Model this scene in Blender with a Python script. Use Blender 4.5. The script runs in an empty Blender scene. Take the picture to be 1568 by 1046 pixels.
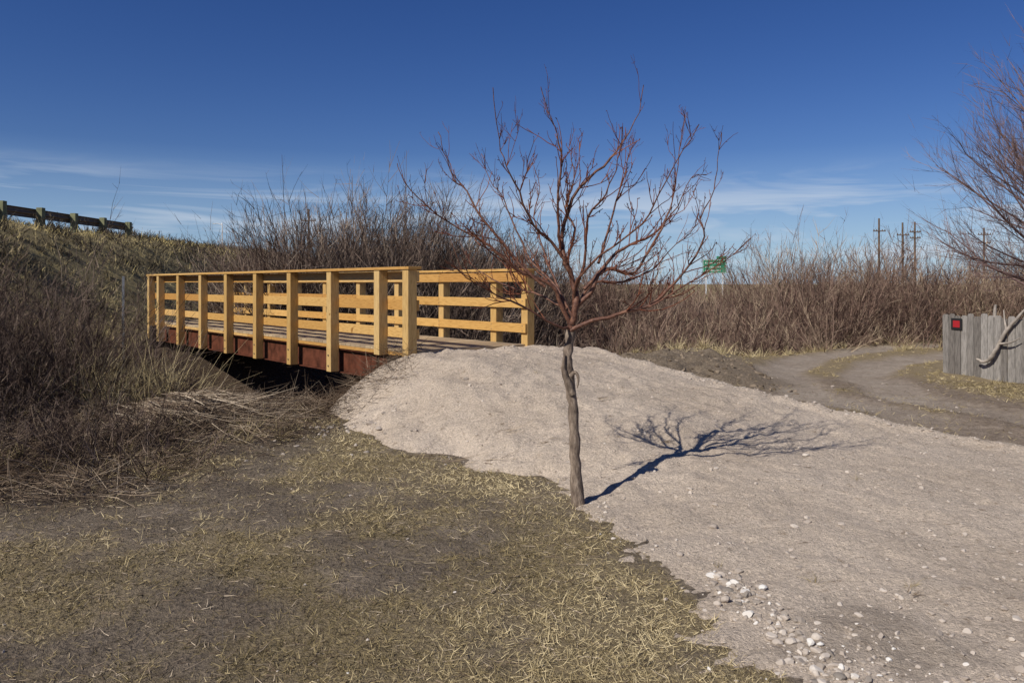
import bpy, bmesh, math, random
import numpy as np
from mathutils import Vector, Matrix
random.seed(7); R=np.random.default_rng(11)
C=bpy.context
scene=bpy.data.scenes[0] if not C.scene else C.scene
scene.view_settings.view_transform='Standard'
scene.view_settings.look='None'
scene.view_settings.exposure=0

# ---------------- noise ----------------
def _h(xi,yi,seed):
    n=(xi.astype(np.int64)*374761393+yi.astype(np.int64)*668265263+seed*1442695041)&0xffffffff
    n=((n^(n>>13))*1274126177)&0xffffffff
    n=n^(n>>16)
    return (n&0xffffff)/float(0xffffff)
def vn(x,y,seed=0):
    x=np.asarray(x,float);y=np.asarray(y,float)
    xi=np.floor(x);yi=np.floor(y);fx=x-xi;fy=y-yi
    fx=fx*fx*(3-2*fx);fy=fy*fy*(3-2*fy)
    a=_h(xi,yi,seed);b=_h(xi+1,yi,seed);c=_h(xi,yi+1,seed);d=_h(xi+1,yi+1,seed)
    return (a*(1-fx)+b*fx)*(1-fy)+(c*(1-fx)+d*fx)*fy
def fbm(x,y,o=4,seed=0):
    t=0;a=.5;s=0
    for i in range(o):
        t=t+a*vn(x*2**i+17*i,y*2**i-9*i,seed+i);s+=a;a*=.5
    return t/s-.5
def sm(t):
    t=np.clip(t,0,1);return t*t*(3-2*t)
# ---------------- terrain functions ----------------
BO=np.array([-1.35,10.5]);BS=np.array([.648,-.762]);BC=np.array([.762,.648])
def sc(x,y):
    dx=x-BO[0];dy=y-BO[1]
    return dx*BS[0]+dy*BS[1], dx*BC[0]+dy*BC[1]
def gz(x,y):
    x=np.asarray(x,float);y=np.asarray(y,float)
    r=np.hypot(x,y)
    z=.07*fbm(x*.6,y*.6,3,1)+.035*fbm(x*3,y*3,3,5)*np.clip(30/(r+1),0,1)
    e=sm((-x-9.3)/6.4+.12*fbm(x*.3,y*.3,3,9))*(1-sm((-x-28)/12))
    z=z+3.5*e+ .5*fbm(x*.5,y*.5,4,21)*sm((-x-8.5)/3)*(1-sm((-x-15)/2))
    s,c=sc(x,y);t=-s
    ditch=np.exp(-((t-5.1)/3.2)**6)*(1-sm((-c-.6)/2.2))*(1-sm((c-14)/6))
    ditch2=np.exp(-((t-5.6)/2.2)**4)*(1-sm((-c-7)/3))*(1-sm((c-14)/6))
    z=z-1.25*np.maximum(ditch,.6*ditch2)
    bank=.28*sm((y-12.3)/3)*(1-sm((x-3.2)/2.5))*sm((x+1.0)/1.5)
    z=z+bank*(1+1.2*fbm(x*1.6,y*1.6,3,33))+.24*fbm(x*3.5,y*3.5,5,35)*sm((y-11.8)/1.5)*(1-sm((x-3.0)/1.5))*(1-sm((y-24)/6))*sm((x+1)/1.5)
    z=z+.14*np.exp(-(((x+3.6)/1.2)**2+((y-8.8)/.8)**2))
    z=z+.42*fbm(x*1.1,y*1.1,4,41)*sm((-x-2.9)/1.5)*sm((y-6.2)/1.5)*(1-sm((-x-9)/2))
    z=z-.05*track(x,y)
    return z
TR=[[(9.5,4.5),(6.8,8.0),(5.6,11.2),(6.2,14.0),(7.6,16.4),(10.5,18.6),(16,20.5)],
    [(7.5,5.5),(5.2,8.6),(4.3,11.6),(4.9,14.6),(6.4,17.4),(9.5,20.2),(16,22.6)]]
def track(x,y):
    best=np.full(np.shape(x),9.)
    for pl in TR:
        for (ax,ay),(bx,by) in zip(pl[:-1],pl[1:]):
            dx,dy=bx-ax,by-ay
            u=np.clip(((x-ax)*dx+(y-ay)*dy)/(dx*dx+dy*dy),0,1)
            best=np.minimum(best,np.hypot(x-ax-u*dx,y-ay-u*dy))
    return 1-sm((best-.25+.25*fbm(np.asarray(x)*2,np.asarray(y)*2,3,50))/.35)
def gravel(x,y):
    s,c=sc(x,y)
    crest=np.interp(s,[-1,0,1,2,3,4,5,6,7,9,14],[.7,.69,.68,.575,.45,.32,.20,.125,.085,.06,.05])
    D=np.interp(s,[-.5,0,1.9,3.3,4.4,5.1,6,7.1,8,12],[1.05,1.15,1.6,1.54,1.46,1.75,2.15,2.8,4,7])+.55*fbm(x*1.7,y*1.7,5,61)
    dl=np.maximum(-c,0);dr=np.maximum(c-2.35-.35*fbm(x*1.5,y*1.5,3,62),0);ds=np.maximum(-s,0)
    d=np.sqrt((dl/D)**2+(dr/.8)**2+(ds/.95)**2)
    z=crest*(1-.35*d*d-.65*d)
    z=z+.10*fbm(x*2.2,y*2.2,3,63)*np.clip(crest*3,0.25,1)+.055*fbm(x*8,y*8,3,64)*np.clip(crest*4,.5,1)+.022*fbm(x*25,y*25,2,66)
    z=z+.04*np.exp(-((c-2.3)/.13)**2)*sm((s-3)/1.5)
    return z, d
def topz(x,y):
    g=gz(x,y);q,_=gravel(x,y)
    return np.maximum(g,g+q)
def grassmask(x,y):
    s,c=sc(x,y)
    _,d=gravel(x,y)
    m=sm((fbm(x*1.3,y*1.3,5,71)+.04)/.22)*.75+.35*sm((fbm(x*5,y*5,3,72)-.0)/.2)+.05
    m=m+.6*np.exp(-((d-1.3)/.25)**2)
    m=m*(d>.99)
    m=m*(1-.85*sm((-x-3.5+.35*(y-7))/1.2)*sm((y-6)/1.5))
    strip=sm((y-13.0-.8*np.maximum(6-x,0)+2*fbm(x*.7,y*.7,3,73))/1.2)
    right=np.maximum(strip,sm((x-6.6+.8*fbm(x,y,3,74))/.6)*sm((y-9.3-.3*fbm(x,y,3,75))/1))
    mid=sm((fbm(x*.9,y*.9,4,76)-.02)/.15)*.75*(y>7)
    m=np.where(x>2.6,np.maximum(right,mid*.7)*(1-track(x,y))*(d>1.02),m)
    return np.clip(m,0,1)
# ---------------- mesh helpers ----------------
def mesh_np(name,V,F,mat,attrs=None,smooth=False,parent=None):
    me=bpy.data.meshes.new(name)
    V=np.ascontiguousarray(V,np.float32);k=F.shape[1];n=len(F)
    me.vertices.add(len(V));me.vertices.foreach_set('co',V.ravel())
    me.loops.add(n*k);me.loops.foreach_set('vertex_index',np.ascontiguousarray(F,np.int32).ravel())
    me.polygons.add(n);me.polygons.foreach_set('loop_start',np.arange(0,n*k,k,dtype=np.int32))
    me.polygons.foreach_set('use_smooth',np.full(n,smooth))
    if attrs:
        for a,v in attrs.items():
            at=me.attributes.new(a,'FLOAT','POINT');at.data.foreach_set('value',np.ascontiguousarray(v,np.float32))
    me.materials.append(mat);me.update(calc_edges=True)
    ob=bpy.data.objects.new(name,me);C.collection.objects.link(ob)
    if parent: ob.parent=parent
    return ob
def grid(name,xs,ys,zf,mat,attrf=None,keep=None):
    X,Y=np.meshgrid(xs,ys);Z=zf(X,Y)
    V=np.stack([X,Y,Z],-1).reshape(-1,3);nx=len(xs);ny=len(ys)
    i=np.arange((nx-1)*(ny-1));r=i//(nx-1);cc=i%(nx-1);a=r*nx+cc
    F=np.stack([a,a+1,a+1+nx,a+nx],1)
    if keep is not None:
        K=keep(X,Y,Z).reshape(-1);F=F[K[F].any(1)]
    at={k:f(X,Y).reshape(-1) for k,f in (attrf or {}).items()}
    return mesh_np(name,V,F,mat,at,True)
class Strands:
    def __init__(s): s.V=[];s.F=[];s.T=[];s.n=0
    def add(s,P,w,tone,minw=0.0):
        N,k,_=P.shape
        d=P[:,-1]-P[:,0];r=R.normal(size=(N,3));side=np.cross(d,r)
        side/=np.linalg.norm(side,axis=1,keepdims=True)+1e-9
        tap=np.linspace(1,.25,k)[None,:,None]
        off=side[:,None,:]*np.maximum(w[:,None,None]*tap,minw)*.5
        V=np.stack([P-off,P+off],2).reshape(-1,3)
        b=(np.arange(N)*2*k)[:,None]+(np.arange(k-1)*2)[None,:]
        b=b.reshape(-1)+s.n
        s.F.append(np.stack([b,b+1,b+3,b+2],1));s.V.append(V)
        s.T.append(np.repeat(tone,2*k));s.n+=len(V)
    def build(s,name,mat):
        return mesh_np(name,np.concatenate(s.V),np.concatenate(s.F),mat,{'tone':np.concatenate(s.T)})
def unit(a): return a/(np.linalg.norm(a,axis=-1,keepdims=True)+1e-9)
def curve_pts(B,D,L,k,bend,up=0.0):
    N=len(B);u=np.linspace(0,1,k)[None,:,None]
    bv=R.normal(size=(N,3))*bend;bv[:,2]+=up
    return B[:,None,:]+D[:,None,:]*L[:,None,None]*u+bv[:,None,:]*(u**2)*L[:,None,None]
def at_u(P,u):
    k=P.shape[1];f=u*(k-1);i=np.minimum(f.astype(int),k-2);fr=(f-i)[:,None]
    n=np.arange(len(P));a=P[n,i];b=P[n,i+1]
    return a*(1-fr)+b*fr, unit(b-a)
def shrubs(S,cx,cy,H,rad,nst,ntw,nsub,w=.014,lean=.5,z=None,tonebase=.5,spread=.45,minw=0.,vary=.2,dome=0.):
    cx=np.asarray(cx,float);cy=np.asarray(cy,float);H=np.asarray(H,float);rad=np.asarray(rad,float)
    n=len(cx);idx=np.repeat(np.arange(n),nst);N=len(idx)
    th=R.uniform(0,2*np.pi,N);rr=np.sqrt(R.uniform(0,1,N))
    bx=cx[idx]+np.cos(th)*rr*rad[idx]*.55;by=cy[idx]+np.sin(th)*rr*rad[idx]*.55
    bz=topz(bx,by)-.03
    B=np.stack([bx,by,bz],1)
    D=np.stack([np.cos(th)*rr*lean,np.sin(th)*rr*lean,np.ones(N)],1)+R.normal(size=(N,3))*.13
    D=unit(D);L=H[idx]*R.uniform(.45,1.08,N)*(1-dome*rr*rr)
    st=np.clip((tonebase if np.ndim(tonebase) else np.full(n,tonebase))+R.normal(size=n)*vary,0,1)
    P=curve_pts(B,D,L,4,.12);tn=np.clip(st[idx]+R.normal(size=N)*.14,0,1)
    S.add(P,np.full(N,w)*R.uniform(.7,1.3,N)*1.4,tn,minw)
    j=np.repeat(np.arange(N),ntw);M=len(j);u=R.uniform(.12,.97,M)**.8
    b,d=at_u(P[j],u)
    D2=unit(d+R.normal(size=(M,3))*spread+np.array([0,0,.25]))
    L2=L[j]*R.uniform(.12,.34,M)*(1.25-.7*u)
    P2=curve_pts(b,D2,L2,3,.15,.12);t2=np.clip(tn[j]+R.normal(size=M)*.12,0,1)
    S.add(P2,np.full(M,w*.75),t2,minw)
    if nsub:
        q=np.repeat(np.arange(M),nsub);K=len(q);u=R.uniform(.2,.95,K)
        b,d=at_u(P2[q],u);D3=unit(d+R.normal(size=(K,3))*.5+np.array([0,0,.2]))
        L3=L2[q]*R.uniform(.25,.55,K)
        S.add(curve_pts(b,D3,L3,2,.1),np.full(K,w*.5),np.clip(t2[q]+.06,0,1),minw)
# ---------------- material helpers ----------------
def mat_new(name,rough=.9,spec=.2):
    m=bpy.data.materials.new(name);m.use_nodes=True;nt=m.node_tree
    b=nt.nodes['Principled BSDF'];b.inputs['Roughness'].default_value=rough
    b.inputs['Specular IOR Level'].default_value=spec
    return m,nt,b
def ramp(nt,fac,stops):
    r=nt.nodes.new('ShaderNodeValToRGB');e=r.color_ramp.elements
    while len(e)<len(stops): e.new(.5)
    for i,(p,c) in enumerate(stops):
        e[i].position=p;e[i].color=(c[0],c[1],c[2],1)
    nt.links.new(fac,r.inputs[0]);return r.outputs[0]
def noise(nt,scale,detail=4,vec=None,rough=.55,scl=None,dist=0,rot=None,loc=None):
    detail=min(detail,4.5)
    n=nt.nodes.new('ShaderNodeTexNoise');n.inputs['Scale'].default_value=scale;n.inputs['Detail'].default_value=detail
    n.inputs['Roughness'].default_value=rough;n.inputs['Distortion'].default_value=dist
    if vec is None:
        tc=nt.nodes.new('ShaderNodeTexCoord');vec=tc.outputs['Object']
    if scl:
        mp=nt.nodes.new('ShaderNodeMapping');mp.inputs['Scale'].default_value=scl
        if rot: mp.inputs['Rotation'].default_value=rot
        if loc: mp.inputs['Location'].default_value=loc
        nt.links.new(vec,mp.inputs[0]);vec=mp.outputs[0]
    nt.links.new(vec,n.inputs['Vector']);return n.outputs['Fac']
def mixc(nt,fac,a,b,mode='MIX'):
    m=nt.nodes.new('ShaderNodeMix');m.data_type='RGBA';m.blend_type=mode
    for inp,v in ((m.inputs[0],fac),(m.inputs[6],a),(m.inputs[7],b)):
        if hasattr(v,'is_linked') or hasattr(v,'links'): nt.links.new(v,inp)
        elif isinstance(v,(int,float)): inp.default_value=v
        else: inp.default_value=(v[0],v[1],v[2],1)
    return m.outputs[2]
def attr(nt,n):
    a=nt.nodes.new('ShaderNodeAttribute');a.attribute_name=n;return a.outputs['Fac']
def bump(nt,b,h,st,dist):
    n=nt.nodes.new('ShaderNodeBump');n.inputs['Strength'].default_value=st;n.inputs['Distance'].default_value=dist
    nt.links.new(h,n.inputs['Height']);nt.links.new(n.outputs[0],b.inputs['Normal'])
def tone_mat(name,stops,rough=.85):
    m,nt,b=mat_new(name,1.0,0.0)
    nt.links.new(ramp(nt,attr(nt,'tone'),stops),b.inputs['Base Color']);return m
def plain(name,col,rough=.8,var=.25,scale=12,metal=0):
    m,nt,b=mat_new(name,rough,.3)
    f=noise(nt,scale,5)
    c=ramp(nt,f,[(.3,[v*(1-var) for v in col]),(.7,[min(1,v*(1+var)) for v in col])])
    nt.links.new(c,b.inputs['Base Color']);b.inputs['Metallic'].default_value=metal
    bump(nt,b,f,.3,.01);return m
# ground
mG,nt,b=mat_new('dry_ground',.95,.1)
fine=noise(nt,34,5,rough=.75)
med=noise(nt,9,5,rough=.75)
c=ramp(nt,noise(nt,1.3,4),[(.3,(.125,.098,.074)),(.55,(.195,.156,.117)),(.75,(.285,.23,.175))])
c2=ramp(nt,fine,[(.3,(.38,.38,.38)),(.5,(.95,.95,.95)),(.72,(1.5,1.47,1.4))])
base=mixc(nt,1.0,c,c2,'MULTIPLY')
straw=ramp(nt,noise(nt,60,3,rough=.75),[(.3,(.12,.09,.045)),(.5,(.28,.215,.11)),(.7,(.44,.35,.19))])
gm=nt.nodes.new('ShaderNodeMath');gm.operation='MULTIPLY';gm.inputs[1].default_value=.6
nt.links.new(attr(nt,'grass'),gm.inputs[0])
trk=ramp(nt,med,[(.28,(.145,.108,.078)),(.5,(.235,.182,.135)),(.72,(.35,.28,.215))])
base=mixc(nt,attr(nt,'road'),base,trk)
base=mixc(nt,gm.outputs[0],base,straw)
trk2=ramp(nt,med,[(.3,(.32,.262,.208)),(.7,(.45,.38,.305))])
base=mixc(nt,attr(nt,'track'),base,trk2)
lit=ramp(nt,fine,[(.3,(.026,.018,.013)),(.5,(.09,.063,.044)),(.72,(.23,.172,.118))])
base=mixc(nt,attr(nt,'litter'),base,lit)
cl=ramp(nt,fine,[(.3,(.08,.06,.043)),(.5,(.19,.148,.105)),(.72,(.33,.265,.195))])
base=mixc(nt,attr(nt,'clod'),base,cl)
hil=ramp(nt,noise(nt,1.6,5,rough=.75),[(.3,(.12,.097,.058)),(.5,(.25,.20,.105)),(.7,(.44,.35,.16))])
base=mixc(nt,attr(nt,'hill'),base,hil)
nt.links.new(base,b.inputs['Base Color'])
bump(nt,b,fine,.85,.05)
# gravel
mGr,nt,b=mat_new('crushed_gravel',.95,.1)
gf=noise(nt,30,5,rough=.82)
c=ramp(nt,noise(nt,.9,4),[(.3,(.53,.43,.332)),(.7,(.645,.535,.425))])
v=nt.nodes.new('ShaderNodeTexVoronoi');v.inputs['Scale'].default_value=55
tc=nt.nodes.new('ShaderNodeTexCoord');nt.links.new(tc.outputs['Object'],v.inputs['Vector'])
sp=ramp(nt,v.outputs['Color'],[(.0,(.74,.74,.74)),(.6,(1,1,1)),(1,(1.16,1.16,1.16))])
c=mixc(nt,1.0,c,sp,'MULTIPLY')
c=mixc(nt,1.0,c,ramp(nt,noise(nt,90,3,rough=.8),[(.3,(.66,.66,.66)),(.55,(1,1,1)),(.75,(1.16,1.16,1.16))]),'MULTIPLY')
c=mixc(nt,1.0,c,ramp(nt,noise(nt,11,4,rough=.65),[(.28,(.56,.52,.48)),(.40,(1,1,1))]),'MULTIPLY')
c=mixc(nt,attr(nt,'soil'),c,ramp(nt,gf,[(.3,(.13,.10,.075)),(.7,(.40,.33,.26))]))
nt.links.new(c,b.inputs['Base Color'])
bump(nt,b,gf,.9,.038)
# wood
def wood(name,scl,stops,gr=9):
    m,nt,b=mat_new(name,.6,.3)
    base=ramp(nt,attr(nt,'tone'),stops)
    g=noise(nt,gr,6,scl=scl,rough=.6)
    base=mixc(nt,1.0,base,ramp(nt,g,[(.3,(.68,.59,.46)),(.5,(1,1,1)),(.7,(1.12,1.12,1.1))]),'MULTIPLY')
    k=noise(nt,5,1)
    base=mixc(nt,1.0,base,ramp(nt,k,[(.22,(.45,.33,.2)),(.27,(1,1,1))]),'MULTIPLY')
    nt.links.new(base,b.inputs['Base Color']);bump(nt,b,g,.25,.004);return m
WS=[(0,(.43,.22,.06)),(.5,(.53,.31,.095)),(1,(.63,.41,.165))]
mWh=wood('pine_lumber_rail',(1,9,12),WS);mWv=wood('pine_lumber_post',(10,10,.8),[(0,(.46,.285,.098)),(1,(.60,.42,.19))])
mWd=wood('pine_lumber_deck',(12,1,10),[(0,(.30,.22,.14)),(1,(.5,.38,.23))])
mSteel=plain('rust_brown_steel',(.10,.033,.018),.5,.5,6)
mDark=plain('dark_treated_timber',(.035,.025,.018),.9,.3,8)
mBolt=plain('bolt_metal',(.25,.25,.25),.4,.2,20,.8)
mBark,nt,b=mat_new('fruit_tree_bark',.8,.25)
gg=noise(nt,30,6,scl=(1,1,.35),rough=.7)
nt.links.new(ramp(nt,gg,[(.3,(.06,.042,.033)),(.5,(.18,.135,.10)),(.7,(.35,.275,.21))]),b.inputs['Base Color']);bump(nt,b,gg,1,.014)
mLimb,nt,b=mat_new('fruit_tree_limb_bark',.55,.3)
gg=noise(nt,35,5,rough=.7)
nt.links.new(ramp(nt,gg,[(.3,(.04,.018,.013)),(.5,(.12,.052,.032)),(.7,(.26,.13,.08))]),b.inputs['Base Color']);bump(nt,b,gg,.8,.006)
mTwig=tone_mat('fruit_tree_twig',[(0,(.065,.022,.016)),(.5,(.15,.052,.032)),(1,(.28,.12,.07))],.55)
mWil=tone_mat('willow_twig',[(0,(.045,.031,.026)),(.35,(.12,.085,.068)),(.65,(.225,.167,.132)),(1,(.42,.335,.25))])
mRed=tone_mat('red_willow_twig',[(0,(.06,.036,.032)),(.4,(.15,.094,.073)),(.7,(.265,.185,.14)),(1,(.45,.35,.235))])
mSage=tone_mat('sagebrush_twig',[(0,(.075,.062,.048)),(.4,(.185,.15,.098)),(.7,(.35,.285,.16)),(1,(.60,.485,.22))])
mGrass=tone_mat('dry_grass_blade',[(0,(.12,.095,.05)),(.35,(.25,.195,.10)),(.7,(.42,.335,.185)),(1,(.63,.52,.31))])
mPale=tone_mat('dead_stem',[(0,(.06,.04,.028)),(.5,(.23,.17,.118)),(1,(.56,.46,.34))])
mStone=tone_mat('stone',[(0,(.20,.175,.15)),(.4,(.38,.32,.265)),(.8,(.54,.475,.405)),(1,(.68,.65,.60))],.9)
mGal=plain('guardrail_steel',(.17,.12,.085),.6,.3,5)
mGpost=plain('guardrail_post_timber',(.20,.20,.11),.9,.3,5)
mPole=plain('utility_pole_wood',(.12,.085,.06),.9,.3,2)
mLamp=plain('lamp_pole_metal',(.6,.6,.6),.5,.1,2)
mFence,nt,b=mat_new('weathered_fence_wood',.9,.1)
g=noise(nt,14,6,scl=(3,3,.5),rough=.7)
base=mixc(nt,1.0,ramp(nt,attr(nt,'tone'),[(0,(.18,.16,.14)),(1,(.36,.33,.295))]),ramp(nt,g,[(.3,(.5,.5,.5)),(.6,(1.1,1.1,1.1))]),'MULTIPLY')
nt.links.new(base,b.inputs['Base Color']);bump(nt,b,g,.5,.01)
# ---------------- ground sheet ----------------
def axis(lo,hi,step,far_lo,far_hi):
    a=list(np.arange(lo,hi,step));v=a[-1];d=step
    while v<far_hi: d*=1.09;v+=d;a.append(v)
    v=a[0];d=step;L=[]
    while v>far_lo: d*=1.09;v-=d;L.append(v)
    return np.array(L[::-1]+a)
xs=axis(-7,9,.05,-3000,3000);ys=axis(2.6,16,.05,-600,4000)
def litter(x,y):
    a=sm((-x-2.1+.45*(y-7.6)+1.4*fbm(x,y,3,80))/1.0)*sm((y-5.7+.35*(x+5)+1.2*fbm(x*2,y*2,3,81))/.9)*(1-sm((y-40)/10))
    b2=sm((y-15.2-np.maximum(x-3,0)*2.2+1.5*fbm(x,y,3,83))/1.5)
    return np.clip(np.maximum(a,b2),0,1)*(1-track(x,y))
def clod(x,y):
    return sm((y-11.6+fbm(x*2,y*2,3,84))/.8)*(1-sm((x-3.4+2*fbm(x,y,3,85))/1.8))*sm((x+.8)/.8)
ground=grid('ground',xs,ys,gz,mG,{'grass':grassmask,'track':lambda x,y:np.clip(track(x,y)*.75*(.6+1.2*fbm(x*2,y*2,3,52)+.3),0,1)*sm((y-8)/3),'road':lambda x,y:sm((x-2.4)/.8),'litter':litter,'clod':clod,'hill':lambda x,y:np.maximum(sm((-x-9)/1.5),sm((y-60)/20))})
gxs=np.arange(-4,10,.035);gys=np.arange(.3,13.2,.035)
def soil(x,y):
    s=np.exp(-(((x-1.62)/.5)**2+((y-3.5)/.5)**2))
    return np.clip(sm((s+1.5*fbm(x*4,y*4,5,111)-.45)/.5)*.65*(s>.05),0,1)
gr=grid('gravel_path',gxs,gys,lambda x,y:gz(x,y)+gravel(x,y)[0],mGr,{'soil':soil},keep=lambda x,y,z:(gravel(x,y)[0]>-.02))
# ---------------- stones ----------------
bm=bmesh.new();bmesh.ops.create_icosphere(bm,subdivisions=2,radius=1)
IV=np.array([v.co[:] for v in bm.verts]);IF=np.array([[v.index for v in f.verts] for f in bm.faces]);bm.free()
def stones(name,x,y,size,tone,sink=.3,mat=None):
    n=len(x);V=np.repeat(IV[None],n,0)
    sc_=R.uniform(.65,1.25,(n,1,3));sc_[:,:,2]*=.7
    for _ in range(6):
        d=unit(R.normal(size=(n,3)));h=R.uniform(.35,.8,n)
        dd=np.einsum('nvk,nk->nv',V,d)-h[:,None]
        V=V-np.maximum(dd,0)[:,:,None]*d[:,None,:]
    V=V*sc_*size[:,None,None]
    a=R.uniform(0,6.28,n);ca,sa=np.cos(a)[:,None],np.sin(a)[:,None]
    X=V[:,:,0]*ca-V[:,:,1]*sa;Y=V[:,:,0]*sa+V[:,:,1]*ca
    Z=V[:,:,2]+(topz(x,y)+size*(.7-sink*2)*.6)[:,None]
    V=np.stack([X+x[:,None],Y+y[:,None],Z],-1).reshape(-1,3)
    F=(IF[None]+(np.arange(n)*len(IV))[:,None,None]).reshape(-1,3)
    return mesh_np(name,V,F,mat or mStone,{'tone':np.repeat(tone,len(IV))},False)
n=6500;Y=np.exp(R.uniform(np.log(2.6),np.log(12.5),n));X=R.uniform(-.35,.75,n)*Y
g,d=gravel(X,Y);k=(g>0)&(d<1.02);X,Y=X[k],Y[k]
sz=.003+.024*R.uniform(size=len(X))**7
st1=(X,Y,sz,R.uniform(.3,.75,len(X)))
n=9000;Y=R.uniform(2.6,12,n);X=R.uniform(-3,2,n)
g,d=gravel(X,Y);k=(abs(d-1.0)<.12)&(R.uniform(size=n)<.3);X,Y=X[k],Y[k]
st2=(X,Y,.005+.020*R.uniform(size=len(X))**5,R.uniform(.1,.9,len(X)))
n=260;u=R.uniform(size=n)**1.1;cx=1.15+.17*u+R.normal(size=n)*.075;cy=4.25-1.25*u+R.normal(size=n)*.12
st3=(cx,cy,.009+.024*R.uniform(size=n)**2.2,R.uniform(.05,1,n))
n=200;cx=1.45+R.normal(size=n)*.2;cy=3.3+R.normal(size=n)*.22
st3b=(cx,cy,.005+.014*R.uniform(size=n)**3,R.uniform(.2,1,n))
n=110;cx=-1.75+R.normal(size=n)*.5;cy=8.8+R.normal(size=n)*.7
st4=(cx,cy,.010+.04*R.uniform(size=n)**4,R.uniform(.05,.6,n))
n=300;cx=R.uniform(-5,2,n);cy=R.uniform(3,9,n)
st5=(cx,cy,.003+.012*R.uniform(size=n)**5,R.uniform(.3,1,n))
n=160;cx=R.uniform(3,9,n);cy=R.uniform(7.5,15,n)
st6=(cx,cy,.006+.03*R.uniform(size=n)**4,R.uniform(.1,.5,n))
n=500;ss=R.uniform(1.5,9,n);cc=2.35+R.normal(size=n)*.12
cx=BO[0]+BS[0]*ss+BC[0]*cc;cy=BO[1]+BS[1]*ss+BC[1]*cc
st7=(cx,cy,.008+.025*R.uniform(size=n)**3,R.uniform(.2,.65,n))
al=[np.concatenate(a) for a in zip(st1,st2,st3,st3b,st4,st5,st6,st7)]
stones('gravel_stones',*al)
n=1500;cx=R.uniform(.3,4.4,n);cy=R.uniform(12.0,18,n)
mClod=tone_mat('dirt_clod',[(0,(.11,.083,.058)),(1,(.26,.205,.15))],.95)
stones('dirt_clods',cx,cy,.012+.055*R.uniform(size=n)**3,R.uniform(0,1,n),.45,mClod)
# ---------------- grass ----------------
S=Strands()
n=390000;Y=np.exp(R.uniform(np.log(2.7),np.log(13),n));X=R.uniform(-.72,.72,n)*Y
k=R.uniform(size=n)<(grassmask(X,Y)**1.4*.66+.06)*(gravel(X,Y)[1]>1.0);X,Y=X[k],Y[k];n=len(X)
B=np.stack([X,Y,gz(X,Y)-.003],1)
clump=fbm(X*9,Y*9,2,90)
D=unit(np.stack([R.normal(size=n),R.normal(size=n),np.abs(R.normal(size=n))*.36+.04],1))
L=R.uniform(.016,.055,n)*(1+1.4*clump)*np.clip(.8+Y*.05,0,1.5)
tn=np.clip(.46+1.2*fbm(X*.8,Y*.8,3,91)+R.normal(size=n)*.28+.28*np.exp(-((gravel(X,Y)[1]-1.2)/.2)**2),0,1)
S.add(curve_pts(B,D,L,2,.1),.0017+.0006*Y,tn)
def tufts(S,X,Y,h,nb,wid,tone,lay=.45):
    m=len(X);i=np.repeat(np.arange(m),nb);N=len(i)
    th=R.uniform(0,6.28,N);r=R.uniform(0,1,N)
    bx=X[i]+np.cos(th)*r*h[i]*.25;by=Y[i]+np.sin(th)*r*h[i]*.25
    B=np.stack([bx,by,topz(bx,by)-.01],1)
    D=unit(np.stack([np.cos(th)*r*lay*1.3,np.sin(th)*r*lay*1.3,np.ones(N)],1)+R.normal(size=(N,3))*.15)
    P=curve_pts(B,D,h[i]*R.uniform(.5,1.1,N),4,.25,-.2)
    S.add(P,wid[i],np.clip(tone[i]+R.normal(size=N)*.15,0,1))
n=1500;X=R.uniform(-1,18,n);Y=12.5+np.abs(R.normal(size=n))*5
k=(track(X,Y)<.3)&(Y>15+np.maximum(X-3,0)*.9-1.0*(X>7.5)*(X-7.5));X,Y=X[k],Y[k]
tufts(S,X,Y,R.uniform(.08,.4,len(X)),30,np.full(len(X),.010),R.uniform(.4,1,len(X)),.8)
n=1500;X=R.uniform(3.5,14,n);Y=R.uniform(9,20,n);k=(track(X,Y)<.2)&(grassmask(X,Y)>.35);X,Y=X[k],Y[k]
tufts(S,X,Y,R.uniform(.03,.10,len(X)),22,np.full(len(X),.008),R.uniform(.4,.85,len(X)),1.2)
n=220;X=R.uniform(-6.5,-2.3,n);Y=R.uniform(6.5,10,n);k=litter(X,Y)>.4;X,Y=X[k],Y[k]
tufts(S,X,Y,R.uniform(.06,.26,len(X)),30,np.full(len(X),.006),R.uniform(.1,.75,len(X)),1.3)
n=90;X=R.normal(size=n)*.36-4.85;Y=R.normal(size=n)*.4+10.2
tufts(S,X,Y,R.uniform(.3,.95,n),40,np.full(n,.007),R.uniform(.5,.95,n),.65)
n=160;X=R.uniform(-4,1.2,n);Y=R.uniform(3.2,7.5,n);k=gravel(X,Y)[1]>1.05;X,Y=X[k],Y[k]
tufts(S,X,Y,R.uniform(.03,.08,len(X)),30,np.full(len(X),.003),R.uniform(.5,1,len(X)),1.6)
X=np.array([2.05,1.15,1.6,.3,2.6]);Y=np.array([4.1,4.45,4.2,9.2,6.0])
tufts(S,X,Y,np.full(5,.07),26,np.full(5,.003),np.full(5,.5),1.4)
S.build('dry_grass',mGrass)
S=Strands()
n=44000;X=R.uniform(-8,-1.2,n);Y=R.uniform(5.0,12.5,n);k=R.uniform(size=n)<litter(X,Y);X,Y=X[k],Y[k];n=len(X)
B=np.stack([X,Y,topz(X,Y)+R.uniform(-.01,.12,n)],1);D=unit(np.stack([R.normal(size=n),R.normal(size=n),R.normal(size=n)*.3+.12],1))
S.add(curve_pts(B,D,R.uniform(.08,.42,n),3,.14),np.full(n,.0055),np.clip(.2+1.2*fbm(X*1.5,Y*1.5,3,95)+R.normal(size=n)*.2,0,1))
n=9000;X=R.uniform(.2,6,n);Y=R.uniform(13.6,19,n);k=R.uniform(size=n)<litter(X,Y);X,Y=X[k],Y[k];n=len(X)
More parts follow.
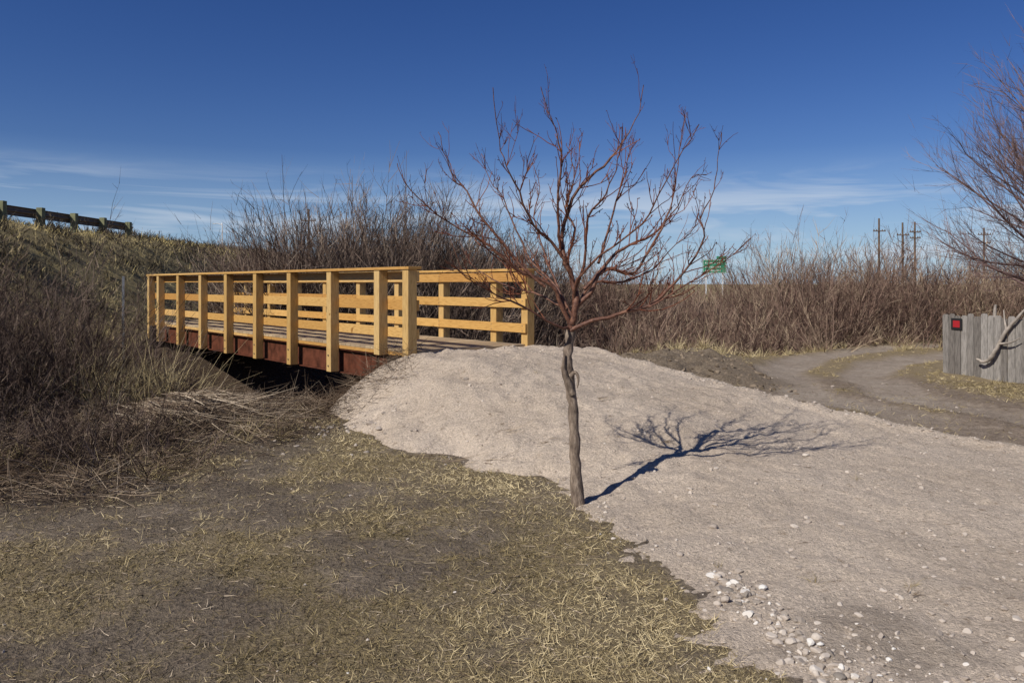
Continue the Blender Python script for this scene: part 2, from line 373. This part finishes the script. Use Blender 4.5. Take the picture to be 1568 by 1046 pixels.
B=np.stack([X,Y,topz(X,Y)+R.uniform(-.01,.06,n)],1);D=unit(np.stack([R.normal(size=n),R.normal(size=n),R.normal(size=n)*.3+.15],1))
S.add(curve_pts(B,D,R.uniform(.1,.45,n),3,.12),np.full(n,.008),R.uniform(0,.7,n))
n=9000;X=R.uniform(-5,1.2,n);Y=R.uniform(2.8,8,n);k=gravel(X,Y)[1]>1;X,Y=X[k],Y[k];n=len(X)
B=np.stack([X,Y,topz(X,Y)+.004],1);D=unit(np.stack([R.normal(size=n),R.normal(size=n),R.normal(size=n)*.05+.03],1))
S.add(curve_pts(B,D,R.uniform(.02,.10,n),3,.15),np.full(n,.0035),R.uniform(0,1,n))
S.build('dead_stem_litter',mPale)
S=Strands();n=1900
th=R.normal(size=n)*.6-.35
X=-3.9+R.normal(size=n)*.5;Y=9.0+R.normal(size=n)*.36
B=np.stack([X,Y,topz(X,Y)+R.uniform(.0,.30,n)*np.exp(-((X+3.7)/.8)**2)],1)
D=unit(np.stack([np.cos(th),np.sin(th)*.6,R.normal(size=n)*.12-.12],1))
S.add(curve_pts(B,D,R.uniform(.25,.95,n),4,.14,-.08),R.uniform(.005,.013,n),np.clip(R.uniform(-.1,1.0,n),0,1))
for (x,y,a,l) in [(.25,7.1,.3,.35),(-.05,7.5,.1,.3),(-.3,7.0,-.1,.5),(-.6,7.15,.2,.4),(1.35,7.0,-.3,.15),(-.05,4.1,.9,.2),(2.0,4.0,.2,.12),(-.9,7.3,.1,.4),(.9,8.2,.4,.2)]:
    m=9;X=np.full(m,x)+R.normal(size=m)*l*.15;Y=np.full(m,y)+R.normal(size=m)*l*.1;an=a+R.normal(size=m)*.35
    S.add(curve_pts(np.stack([X,Y,topz(X,Y)+.012],1),unit(np.stack([np.cos(an),np.sin(an),R.normal(size=m)*.08+.03],1)),np.full(m,l)*R.uniform(.4,1,m),4,.15),np.full(m,.006),R.uniform(.3,1,m))
S.build('brush_pile',mPale)
# ---------------- shrubs ----------------
S=Strands()
L=[(-6.3,9.9,2.2,1.2),(-7.2,10.9,3.0,1.3),(-6.1,11.0,2.1,1.1),(-8.2,12.3,3.2,1.3),(-6.9,12.6,2.3,1.1),(-9.4,13.6,3.2,1.3),(-7.9,9.4,2.7,1.2),(-5.3,9.6,1.15,.8),(-5.2,10.8,1.15,.7),(-9,10.8,3.0,1.2),(-6.9,8.8,1.8,.9),(-5.9,8.9,1.2,.8),(-7.2,10.2,2.7,1.2),(-7.6,13.4,2.5,1.2),(-6.6,10.6,2.5,1.1),(-4.6,10.2,.8,.6),(-7.7,11.7,2.9,1.2),(-6.6,11.8,2.4,1.2),(-8.6,11.6,3.1,1.2),(-6.7,9.4,2.1,1.1)]
a=np.array(L)
shrubs(S,a[:,0],a[:,1],a[:,2],a[:,3],78,15,2,w=.0095,lean=1.0,tonebase=.2,dome=.35,spread=.6,vary=.12)
n=70;X=R.uniform(-7.5,-3.0,n);Y=R.uniform(6.6,9.4,n);k=litter(X,Y)>.5;X,Y=X[k],Y[k];n=len(X)
shrubs(S,X,Y,R.uniform(.25,.7,n),R.uniform(.4,.8,n),26,9,1,w=.007,lean=1.7,tonebase=.16,spread=.7)
n=105;X=R.uniform(-7.6,.2,n);Y=19.8+R.uniform(0,4.5,n)
H=np.interp(X/Y,[-.37,-.33,-.29,-.2,-.12,-.06,0],[1.2,2.6,3.9,4.5,4.3,3.7,3.2])*R.uniform(.75,1.04,n)
k=(X/Y>-.35);X,Y,H=X[k],Y[k],H[k];n=len(X)
shrubs(S,X,Y,H,np.full(n,1.5),50,15,1,w=.019,lean=.8,tonebase=.4,dome=.3,spread=.55,vary=.22)
n=34;X=R.uniform(-6,2.5,n);Y=15+R.uniform(0,3.5,n)+np.maximum(-X-2,0)*.8
k=sc(X,Y)[1]>3.0;X,Y=X[k],Y[k];n=len(X)
shrubs(S,X,Y,R.uniform(.8,1.5,n),np.full(n,.9),34,11,1,w=.013,lean=1.0,tonebase=.3,dome=.3)
S.build('willow_shrubs',mWil)
S=Strands()
n=175;X=R.uniform(-1,27,n);Y=20.5+R.uniform(0,7,n)+.12*X+ .9*R.normal(size=n)
k=(track(X,Y)<.05)&(X/Y<.78);X,Y=X[k],Y[k];n=len(X)
prof=np.interp(X/Y,[0,.12,.2,.27,.31,.36,.40,.45,.7],[3.5,3.1,2.6,2.8,3.9,4.4,3.7,3.4,3.3])
H=prof*R.uniform(.62,1.06,n)
shrubs(S,X,Y,H,R.uniform(1,1.9,n),48,14,1,w=.019,lean=.85,tonebase=.38+1.1*fbm(X*.35,Y*.35,2,99),vary=.2,dome=.4,spread=.58)
n=75;X=R.uniform(1.0,17,n);Y=18.0+R.uniform(0,2.8,n)+.16*X
k=track(X,Y)<.05;X,Y=X[k],Y[k];n=len(X)
shrubs(S,X,Y,R.uniform(.5,1.5,n),R.uniform(.8,1.3,n),36,11,1,w=.012,lean=1.3,tonebase=.5,dome=.35,spread=.6,vary=.25)
n=80;X=R.uniform(-7,45,n);Y=R.uniform(34,56,n)
shrubs(S,X,Y,R.uniform(1.8,3.1,n),np.full(n,2.),20,8,0,w=.04,lean=.6,tonebase=.45)
S.build('red_willow_thicket',mRed)
S=Strands()
n=800;X=R.uniform(-18,-8.6,n);Y=R.uniform(13,58,n)
hh=R.uniform(.15,.65,n)
shrubs(S,X,Y,hh,hh*1.4,18,6,0,w=.022,lean=1.2,tonebase=.1,dome=.3)
n=4200;X=R.uniform(-18,-9,n);Y=R.uniform(14,70,n);hh=R.uniform(.10,.30,n)
m=9;i=np.repeat(np.arange(n),m);N=n*m
bx=X[i]+R.normal(size=N)*.14;by=Y[i]+R.normal(size=N)*.14
D=unit(np.stack([R.normal(size=N)*.6,R.normal(size=N)*.6,np.ones(N)],1))
S.add(curve_pts(np.stack([bx,by,gz(bx,by)-.02],1),D,hh[i]*R.uniform(.6,1.1,N),3,.2,-.1),np.full(N,.022),np.clip(.62+.4*sm((-bx-13.6)/1.6)+R.normal(size=N)*.15,0,1))
S.build('sagebrush',mSage)
# ---------------- tubes ----------------
class Tubes:
    def __init__(s): s.V=[];s.F=[];s.T=[];s.n=0
    def add(s,pts,rad,tone=.5,k=7,sub=4,jit=0.):
        P=[np.array(p,float) for p in pts];r=list(rad)
        Q=[];q=[]
        for i in range(len(P)-1):
            p0=P[max(i-1,0)];p1=P[i];p2=P[i+1];p3=P[min(i+2,len(P)-1)]
            for j in range(sub):
                t=j/sub
                Q.append(.5*((2*p1)+(-p0+p2)*t+(2*p0-5*p1+4*p2-p3)*t*t+(-p0+3*p1-3*p2+p3)*t**3))
                q.append(r[i]*(1-t)+r[i+1]*t)
        Q.append(P[-1]);q.append(r[-1]);Q=np.array(Q);q=np.array(q)
        if jit: 
            Q[1:-1]+=R.normal(size=(len(Q)-2,3))*jit; q=q*R.uniform(.88,1.12,len(q))
        T=unit(np.gradient(Q,axis=0));ref=np.array([.3,1,.1]);
        A=unit(np.cross(T,ref));Bv=np.cross(T,A)
        an=np.arange(k)*2*np.pi/k
        V=Q[:,None]+q[:,None,None]*(np.cos(an)[None,:,None]*A[:,None]+np.sin(an)[None,:,None]*Bv[:,None])
        m=len(Q);i,j=np.meshgrid(np.arange(m-1),np.arange(k),indexing='ij');i=i.ravel();j=j.ravel();j2=(j+1)%k
        s.F.append(np.stack([i*k+j,i*k+j2,(i+1)*k+j2,(i+1)*k+j],1)+s.n)
        s.V.append(V.reshape(-1,3));s.T.append(np.full(m*k,tone));s.n+=m*k
        return Q,q
    def build(s,name,mat,parent=None):
        return mesh_np(name,np.concatenate(s.V),np.concatenate(s.F),mat,{'tone':np.concatenate(s.T)},True,parent)
def empty(name,loc=(0,0,0)):
    e=bpy.data.objects.new(name,None);e.location=loc;C.collection.objects.link(e);return e
# ---------------- fruit tree ----------------
TX,TY=.476,5.75;TZ=float(topz(np.array([TX]),np.array([TY]))[0])-.02
tree=empty('bare_fruit_tree',(TX,TY,TZ))
def m(l,dy0,dy1):
    n=len(l);return [((x-885)/212.,dy0+(dy1-dy0)*(i/(n-1)),(775-y)/212.) for i,(x,y) in enumerate(l)]
tb=Tubes()
tb.add(m([(885,785),(885,768),(882,720),(880,670),(877,615),(872,580),(869,550),(873,515),(876,488)],0,.02),[.062,.048,.041,.038,.036,.040,.036,.034,.030],k=14,jit=.002)
tb.add(m([(877,600),(868,578),(862,560),(864,538)],-.02,-.03),[.026,.028,.02,.006],k=8,jit=.002)
tb.add(m([(873,572),(880,566),(885,575),(883,590)],-.02,-.04),[.02,.014,.01,.004],k=7,jit=.001)
limbs=[
 ([(876,492),(880,460),(877,430),(868,398),(858,376),(868,335),(893,290),(925,248),(957,208),(980,160),(989,122)],0,.1,.027),
 ([(874,500),(858,462),(835,436),(800,415),(765,395),(735,365),(700,345),(655,315),(628,285),(613,252)],0,-.15,.018),
 ([(835,436),(805,410),(770,370),(735,325),(708,290),(690,258),(678,222),(668,193)],-.05,.15,.013),
 ([(868,400),(842,372),(815,345),(795,300),(778,262),(766,215),(757,152)],0,-.4,.013),
 ([(858,378),(850,335),(858,290),(852,245),(846,205),(832,178),(827,138)],.03,-.15,.013),
 ([(878,470),(895,440),(915,418),(945,408),(972,412),(998,376),(1022,330),(1037,285),(1043,225),(1056,165)],0,.1,.019),
 ([(872,505),(905,492),(945,480),(988,466),(1018,440),(1048,400),(1066,365),(1070,325),(1084,290),(1080,255),(1091,210)],0,-.25,.016),
 ([(988,466),(1028,448),(1068,425),(1105,400),(1146,362)],-.15,-.05,.008),
 ([(895,440),(935,392),(970,372),(1010,345),(1048,300),(1075,262),(1108,250)],.02,.5,.014),
 ([(872,500),(842,484),(800,468),(762,448),(728,425),(690,398)],0,-.55,.012),
 ([(878,450),(897,405),(905,345),(922,300),(935,250),(938,212)],0,-.5,.013),
 ([(915,400),(930,350),(955,300),(968,250),(978,215),(992,175)],-.05,.75,.011),
 ([(868,400),(880,350),(872,310),(878,262),(872,215),(878,190)],0,.7,.011),
 ([(865,470),(850,420),(838,380),(825,320),(828,270),(822,225)],0,.8,.011),
 ([(876,480),(860,440),(812,400),(788,350),(765,300),(745,250),(732,210)],0,.65,.012),
 ([(878,480),(910,445),(955,430),(1010,410),(1050,380),(1080,345),(1105,310)],0,.7,.011),
 ([(878,470),(888,430),(920,390),(965,340),(1000,300),(1030,250),(1038,215)],0,-.65,.012),
 ([(868,470),(830,450),(795,440),(755,420),(720,400),(695,360)],0,.7,.010),
]
def twig(start,d,L,r,depth):
    k=6;pts=[start];p=start.copy();dd=d.copy()
    for i in range(k-1):
        dd=unit(dd+R.normal(size=3)*.13+np.array([0,0,.10]));p=p+dd*L/(k-1);pts.append(p.copy())
    tb.add(pts,np.linspace(r,r*.5,k),tone=float(R.uniform(0,1)),k=4,sub=1)
    pts=np.array(pts)
    if depth>0:
        for _ in range(int(R.integers(1,4) if depth>1 else R.integers(1,3))):
            i=int(R.integers(1,k-1));q=pts[i]
            nd=unit(unit(pts[i]-pts[i-1])+R.normal(size=3)*.45+np.array([0,0,.15]))
            twig(q,nd,L*R.uniform(.35,.7),r*.75,depth-1)
    for _ in range(1):
        i=int(R.integers(1,k));q=pts[i];nd=unit(R.normal(size=3)+np.array([0,0,.3]))
        tb.add([q,q+nd*R.uniform(.008,.022)],[r*.9,r*.7],tone=.2,k=4,sub=1)
tb.build('trunk',mBark,tree)
tb=Tubes();tL=Tubes()
for l,a0,a1,r0 in limbs:
    pts=m(l,a0,a1);n=len(pts)
    pts=[np.array(p)+ (R.normal(size=3)*.02 if 0<i<n-1 else 0) for i,p in enumerate(pts)]
    rr=[max(r0*(1-i/(n-1))**.95,.0028) for i in range(n)]
    Q,q=tL.add(pts,rr,tone=float(R.uniform(.2,.8)),k=7,sub=3,jit=.004)
    M=len(Q)
    for _ in range(int(12+M*.3)):
        u=R.uniform(.22,.95);i=min(int(u*(M-1)),M-2);t=unit(Q[i+1]-Q[i])
        out=R.normal(size=3);out-=t*np.dot(out,t);out=unit(out)
        d=unit(t+out*R.uniform(.45,1.05)+np.array([0,0,.2]))
        twig(Q[i],d,R.uniform(.10,.46)*(1.15-.6*u),max(min(q[i]*.6,.004),.0022),int(R.integers(0,3)))
tL.build('limbs',mLimb,tree);tb.build('twigs',mTwig,tree)
# ---------------- footbridge ----------------
br=empty('wooden_footbridge');br.location=(BO[0],BO[1],0);br.rotation_euler=(0,0,math.atan2(BS[1],BS[0]))
def boxes(name,lst,mat,parent,bev=.004,tones=None):
    V=[];F=[];T=[]
    for i,(x0,x1,y0,y1,z0,z1) in enumerate(lst):
        b0=len(V)
        for x in (x0,x1):
            for y in (y0,y1):
                for z in (z0,z1): V.append((x,y,z))
        F+= [[b0+a for a in f] for f in ((0,1,3,2),(4,6,7,5),(0,4,5,1),(2,3,7,6),(0,2,6,4),(1,5,7,3))]
        t=random.random() if tones is None else tones[i];T+=[t]*8
    ob=mesh_np(name,np.array(V),np.array(F),mat,{'tone':np.array(T)},False,parent)
    if bev:
        md=ob.modifiers.new('bev','BEVEL');md.width=bev;md.segments=2
    return ob
pt=[0,.73]+[.73+1.4*i for i in range(1,8)]+[11.26]
posts=[]
for i,t in enumerate(pt):
    bot=.3 if i in (0,len(pt)-1) else (.62 if i==1 else .27)
    posts.append((-t-.07,-t+.07,-.07,.07,bot,1.788))
    posts.append((-t-.07,-t+.07,2.01,2.15,bot,1.788))
boxes('posts',posts,mWv,br,.006)
rails=[]
cuts=[.07,-2.13,-4.93,-7.73,-11.33]
for z0,z1 in ((1.63,1.77),(1.245,1.385),(.875,1.01)):
    for a,bb in zip(cuts[:-1],cuts[1:]):
        j=R.uniform(-.004,.004)
        rails.append((bb+.002,a-.002,.072,.110,z0+j,z1+j))
        rails.append((bb+.002,a-.002,1.970,2.008,z0-j,z1-j))
boxes('rails',rails,mWh,br,.004)
caps=[]
for a,bb in zip([.10,-3.53,-7.73],[-3.53,-7.73,-11.36]):
    caps.append((bb+.002,a-.002,-.085,.125,1.79,1.828));caps.append((bb+.002,a-.002,1.955,2.165,1.79,1.828))
boxes('cap_rail',caps,mWh,br,.004)
dk=[];s=.02
while s>-11.28:
    dk.append((s-.138,s,.0751,2.005,.672,.708+random.uniform(-.002,.002)));s-=.146
boxes('deck_planks',dk,mWd,br,.003)
boxes('deck_edge_board',[(-5.6,-.1,.076,.114,.622,.670),(-11.2,-5.603,.076,.114,.622,.670)],mWh,br,.003)
bs=[]
for y in (.12,1.0,1.88):
    bs+= [(-11.0,-.55,y-.006+.04,y+.006+.04,.265,.60),(-11.0,-.55,y-.03,y+.11,.25,.264),(-11.0,-.55,y-.03,y+.11,.601,.615)]
for t in pt[1:-1]: bs.append((-t-.3,-t-.288,.10,.153,.265,.60))
boxes('steel_beams',bs,mSteel,br,.002)
boxes('abutment',[(-.54,-.12,-.02,2.1,.2,.6),(-11.5,-11.02,-.05,2.13,-.8,.6)],mDark,br,.01)
bl=[]
for t in pt[2:-1]:
    for z in (.36,.52): bl.append((-t-.012,-t+.012,-.082,-.069,z-.012,z+.012))
for t in pt:
    for z in (1.66,1.73,1.28,1.35,.91,.98):
        bl.append((-t-.007,-t+.007,1.9655,1.971,z-.007,z+.007))
boxes('bolts',bl,mBolt,br,.003)
# ---------------- guardrail ----------------
gd=empty('highway_guardrail')
pl=[];top=[]
Yg=[18.5+2.03*i for i in range(8)]
for y in Yg:
    x=-15.75;z=float(gz(np.array([x]),np.array([y]))[0]);pl.append((x-.10,x+.10,y-.10,y+.10,z-.3,z+.66));top.append(z)
zt=np.poly1d(np.polyfit(Yg,top,1))
boxes('posts',pl,mGpost,gd,.01)
prof=[(.0,.0),(-.06,.05),(-.06,.10),(.0,.15),(.0,.17),(-.06,.22),(-.06,.27),(.0,.32)]
V=[];F=[];ysb=np.linspace(14,Yg[-1]+.7,30)
for y in ysb:
    for (dx,dz) in prof: V.append((-15.88+dx,y,zt(y)+.30+dz))
for i in range(len(ysb)-1):
    for j in range(len(prof)-1):
        a=i*8+j;F.append([a,a+1,a+9,a+8])
mesh_np('w_beam',np.array(V),np.array(F),mGal,None,False,gd)
# ---------------- poles ----------------
def pole(name,x,y,h,arms,parts=True,base=None):
    z=float(gz(np.array([x]),np.array([y]))[0]) if base is None else base
    e=empty(name,(x,y,z));t=Tubes();t.add([(0,0,-.5),(0,0,h)],[.17,.11],k=8,sub=2);t.build('pole',mPole,e)
    L=[]
    for (az,w) in arms:
        L.append((-w,w,-.17,-.08,az,az+.13))
        for q in (-w+.1,-w*.45,w*.45,w-.1): L.append((q-.05,q+.05,-.16,-.10,az+.132,az+.3))
    if L: boxes('crossarms',L,mPole,e,0)
pole('utility_pole',47,102,10.0,[(8.3,.8)])
pole('utility_pole',51.0,104,9.6,[(7.9,.8)])
pole('utility_pole',52.6,104,9.7,[(8.3,.7),(7.5,.7)])
pole('utility_pole',64,108,9.2,[(8.2,.9),(7.1,.9)])
pole('utility_pole',-24,94,6.9,[(5.5,.9)])
e=empty('street_lamp',(-60,165,3.0));t=Tubes()
t.add([(0,0,-3),(0,0,10),(-.3,0,10.8),(-.9,0,11.1),(-1.4,0,11.1)],[.14,.11,.09,.07,.07],k=6);t.build('pole',mLamp,e)
boxes('lamp_head',[(-2,-1.4,-.15,.15,11.0,11.15)],mLamp,e,.03)
mGreen=plain('sign_green',(.012,.22,.12),.5,.1,1);mWhite=plain('sign_white',(.75,.78,.75),.5,.05,1)
e=empty('highway_sign',(30,118,0.5))
boxes('panel',[(-1.75,1.75,-.04,.04,2.7,4.7),(.3,1.75,-.04,.04,4.72,5.2)],mGreen,e,.01)
L=[(-1.7,1.7,-.05,-.041,4.62,4.66),(-1.7,1.7,-.05,-.041,2.74,2.78),(-1.7,-1.66,-.05,-.041,2.781,4.619),(1.66,1.7,-.05,-.041,2.781,4.619)]
for r_,z in enumerate((4.1,3.5,2.98)):
    x=-1.4
    while x<1.0:
        w=random.uniform(.08,.14);L.append((x,x+w,-.05,-.041,z,z+.2));x+=w+.12
boxes('lettering',L,mWhite,e,0)
boxes('posts',[(-1.3,-1.15,.05,.2,-1,4.4),(1.15,1.3,.05,.2,-1,4.4)],mLamp,e,0)
# ---------------- picket fence ----------------
FA=np.array([7.86,14.5]);FB=np.array([8.95,9.0]);fd=FB-FA;FL=np.linalg.norm(fd);fd/=FL
fe=empty('picket_fence',(FA[0],FA[1],float(gz(FA[0:1],FA[1:2])[0])));fe.rotation_euler=(0,0,math.atan2(fd[1],fd[0]))
V=[];F=[];T=[];x=0
while x<FL:
    w=.132*random.uniform(.9,1.05);h=1.08+random.uniform(-.04,.035);y0=-.012+random.uniform(-.008,.008);cl=.03;ln=random.uniform(-.012,.012)
    b0=len(V);pr=[(0,-.08),(w,-.08),(w+ln,h-cl),(w-cl+ln,h),(cl+ln,h),(ln,h-cl)]
    for yy in (y0,y0+.02):
        for (px,pz) in pr: V.append((x+px,yy,pz))
    F.append([b0+i for i in range(6)]);F.append([b0+11-i for i in range(6)])
    T+=[random.random()]*12
    for i in range(6):
        j=(i+1)%6;F.append([b0+i,b0+j,b0+6+j,b0+6+i])
    x+=w+.016
me=bpy.data.meshes.new('pickets');me.from_pydata(V,[],F);me.materials.append(mFence)
at=me.attributes.new('tone','FLOAT','POINT');at.data.foreach_set('value',T)
ob=bpy.data.objects.new('pickets',me);C.collection.objects.link(ob);ob.parent=fe
fw=[(0,FL,.030,.065,.2,.29),(0,FL,.030,.065,.8,.89)]
fw+=[(q,q+.09,.067,.155,-.2,1.0) for q in (0.,1.8,3.6,5.3)]
boxes('fence_rails',fw,mFence,fe,.003)
mRedS=plain('sign_red',(.35,.02,.025),.5,.1,3);mBlk=plain('sign_black',(.02,.02,.02),.5,.1,3)
sg=empty('warning_sign',(0,0,0));sg.location=fe.location;sg.rotation_euler=fe.rotation_euler
boxes('sign_plate',[(.22,.48,-.034,-.026,.80,1.0)],mBlk,sg,.002)
boxes('sign_face',[(.27,.43,-.038,-.0345,.84,.96)],mRedS,sg,0)
dw=empty('driftwood_branch',tuple(fe.location));dw.rotation_euler=fe.rotation_euler
mDrift=plain('driftwood',(.36,.31,.26),.9,.3,15)
t=Tubes()
t.add([(.92,-.13,.34),(1.05,-.10,.30),(1.2,-.09,.38),(1.35,-.08,.62),(1.5,-.07,.85),(1.75,-.06,1.1),(1.95,-.05,1.35)],[.012,.028,.035,.032,.03,.022,.01],k=7,jit=.004)
t.add([(1.5,-.07,.85),(1.45,-.06,1.0),(1.42,-.05,1.18)],[.022,.015,.008],k=6)
t.add([(1.35,-.08,.62),(1.6,-.1,.66),(1.8,-.1,.75)],[.022,.015,.008],k=6)
t.add([(1.12,0.08,.9),(1.1,0.07,1.1),(1.13,0.06,1.26)],[.03,.028,.02],k=6)
t.build('branch',mDrift,dw)
tp=empty('metal_fence_post',(-6.1,12.5,0))
boxes('stake',[(-.02,.02,-.004,.004,-.6,1.72),(-.004,.004,.0045,.03,-.6,1.72)],mBolt,tp,0)
# ---------------- right willow tree ----------------
wt=empty('bare_willow_tree',(0,0,0));t=Tubes();S=Strands()
bx,by=12.65,15.6;bz=float(gz(np.array([bx]),np.array([by]))[0])
base=np.array([bx,by,bz])
t.add([base-[0,0,.2],base+[0,0,.6],base+[-.1,0,1.2]],[.3,.24,.2],k=10)
for i in range(60):
    az=R.uniform(0,2*np.pi) if i>46 else R.uniform(2.3,4.2)
    el=R.uniform(.12,1.35);L_=R.uniform(2.7,3.7)*(1+.75*math.sin(el))
    d=np.array([math.cos(az)*math.cos(el),math.sin(az)*math.cos(el),math.sin(el)])
    p=base+np.array([-.1,0,R.uniform(.7,1.2)]);pts=[p];dd=d.copy()
    for k_ in range(7):
        dd=unit(dd+R.normal(size=3)*.12+np.array([0,0,.05]));p=p+dd*L_/7;pts.append(p)
    Q,q=t.add(pts,np.linspace(.045,.006,8),k=6,sub=2)
    n=46;u=R.uniform(.2,1,n);P=np.repeat(Q[None],n,0);b_,d_=at_u(P,u)
    D=unit(d_+R.normal(size=(n,3))*.4+np.array([0,0,.18]));Ls=R.uniform(.4,1.1,n)
    P2=curve_pts(b_,D,Ls,4,.13,.12);tn=np.clip(R.normal(size=n)*.15+.4,0,1);S.add(P2,np.full(n,.012),tn)
    qn=np.repeat(np.arange(n),5);u=R.uniform(.15,.97,len(qn));b3,d3=at_u(P2[qn],u)
    D3=unit(d3+R.normal(size=(len(qn),3))*.35+np.array([0,0,.1]))
    P3=curve_pts(b3,D3,R.uniform(.15,.45,len(qn)),2,.1);S.add(P3,np.full(len(qn),.007),np.clip(tn[qn]+.1,0,1))
mWT=tone_mat('willow_tree_twig',[(0,(.08,.052,.05)),(.5,(.175,.115,.106)),(1,(.30,.21,.185))])
t.build('branches',mWT,wt);o=S.build('twigs',mWT);o.parent=wt
# ---------------- light / sky ----------------
el=math.radians(41);sd=Vector((-.72,-.69,0)).normalized()*math.cos(el)+Vector((0,0,math.sin(el)))
sun=bpy.data.lights.new('sun','SUN');sun.energy=5.0;sun.angle=math.radians(.5);sun.color=(1,.955,.88)
so=bpy.data.objects.new('sun',sun);C.collection.objects.link(so);so.rotation_euler=(-sd).to_track_quat('-Z','Y').to_euler()
w=bpy.data.worlds.new('World');scene.world=w;w.use_nodes=True;nt=w.node_tree
bg=nt.nodes['Background'];bg.inputs[1].default_value=.062
sky=nt.nodes.new('ShaderNodeTexSky');sky.sky_type='NISHITA';sky.sun_disc=False;sky.sun_elevation=el
sky.sun_rotation=math.atan2(sd.x,sd.y)%(2*math.pi);sky.altitude=1500;sky.air_density=1.0;sky.dust_density=.3;sky.ozone_density=4.0
hs=nt.nodes.new('ShaderNodeHueSaturation');hs.inputs['Hue'].default_value=.518;hs.inputs['Saturation'].default_value=1.25;hs.inputs['Value'].default_value=1.14
nt.links.new(sky.outputs[0],hs.inputs['Color'])
tc=nt.nodes.new('ShaderNodeTexCoord');sp=nt.nodes.new('ShaderNodeSeparateXYZ');nt.links.new(tc.outputs['Generated'],sp.inputs[0])
haze=ramp(nt,sp.outputs[2],[(0,(.70,.70,.70)),(.045,(.45,.45,.45)),(.16,(0,0,0))])
skyc=mixc(nt,haze,hs.outputs[0],(5.4,8.0,11.8))
f=noise(nt,2.6,8,vec=tc.outputs['Generated'],rough=.66,scl=(1.2,1.2,11),dist=.55,rot=(.05,.06,.5),loc=(3.1,.4,1.3))
cr=ramp(nt,f,[(.46,(0,0,0)),(.64,(1,1,1))])
zm=ramp(nt,sp.outputs[2],[(0.0,(.3,.3,.3)),(.04,(.7,.7,.7)),(.09,(.6,.6,.6)),(.145,(0,0,0))])
mm=nt.nodes.new('ShaderNodeMath');mm.operation='MULTIPLY';nt.links.new(cr,mm.inputs[0]);nt.links.new(zm,mm.inputs[1])
col=mixc(nt,mm.outputs[0],skyc,(9.8,10.9,12.4))
nt.links.new(col,bg.inputs[0])
# ---------------- camera ----------------
cam=bpy.data.cameras.new('camera');co=bpy.data.objects.new('camera',cam);C.collection.objects.link(co)
cam.sensor_width=36;cam.lens=28.0;cam.shift_y=-88/1568;cam.clip_start=.1;cam.clip_end=9000
co.location=(0,0,1.6);co.rotation_euler=(math.radians(90),0,0);scene.camera=co
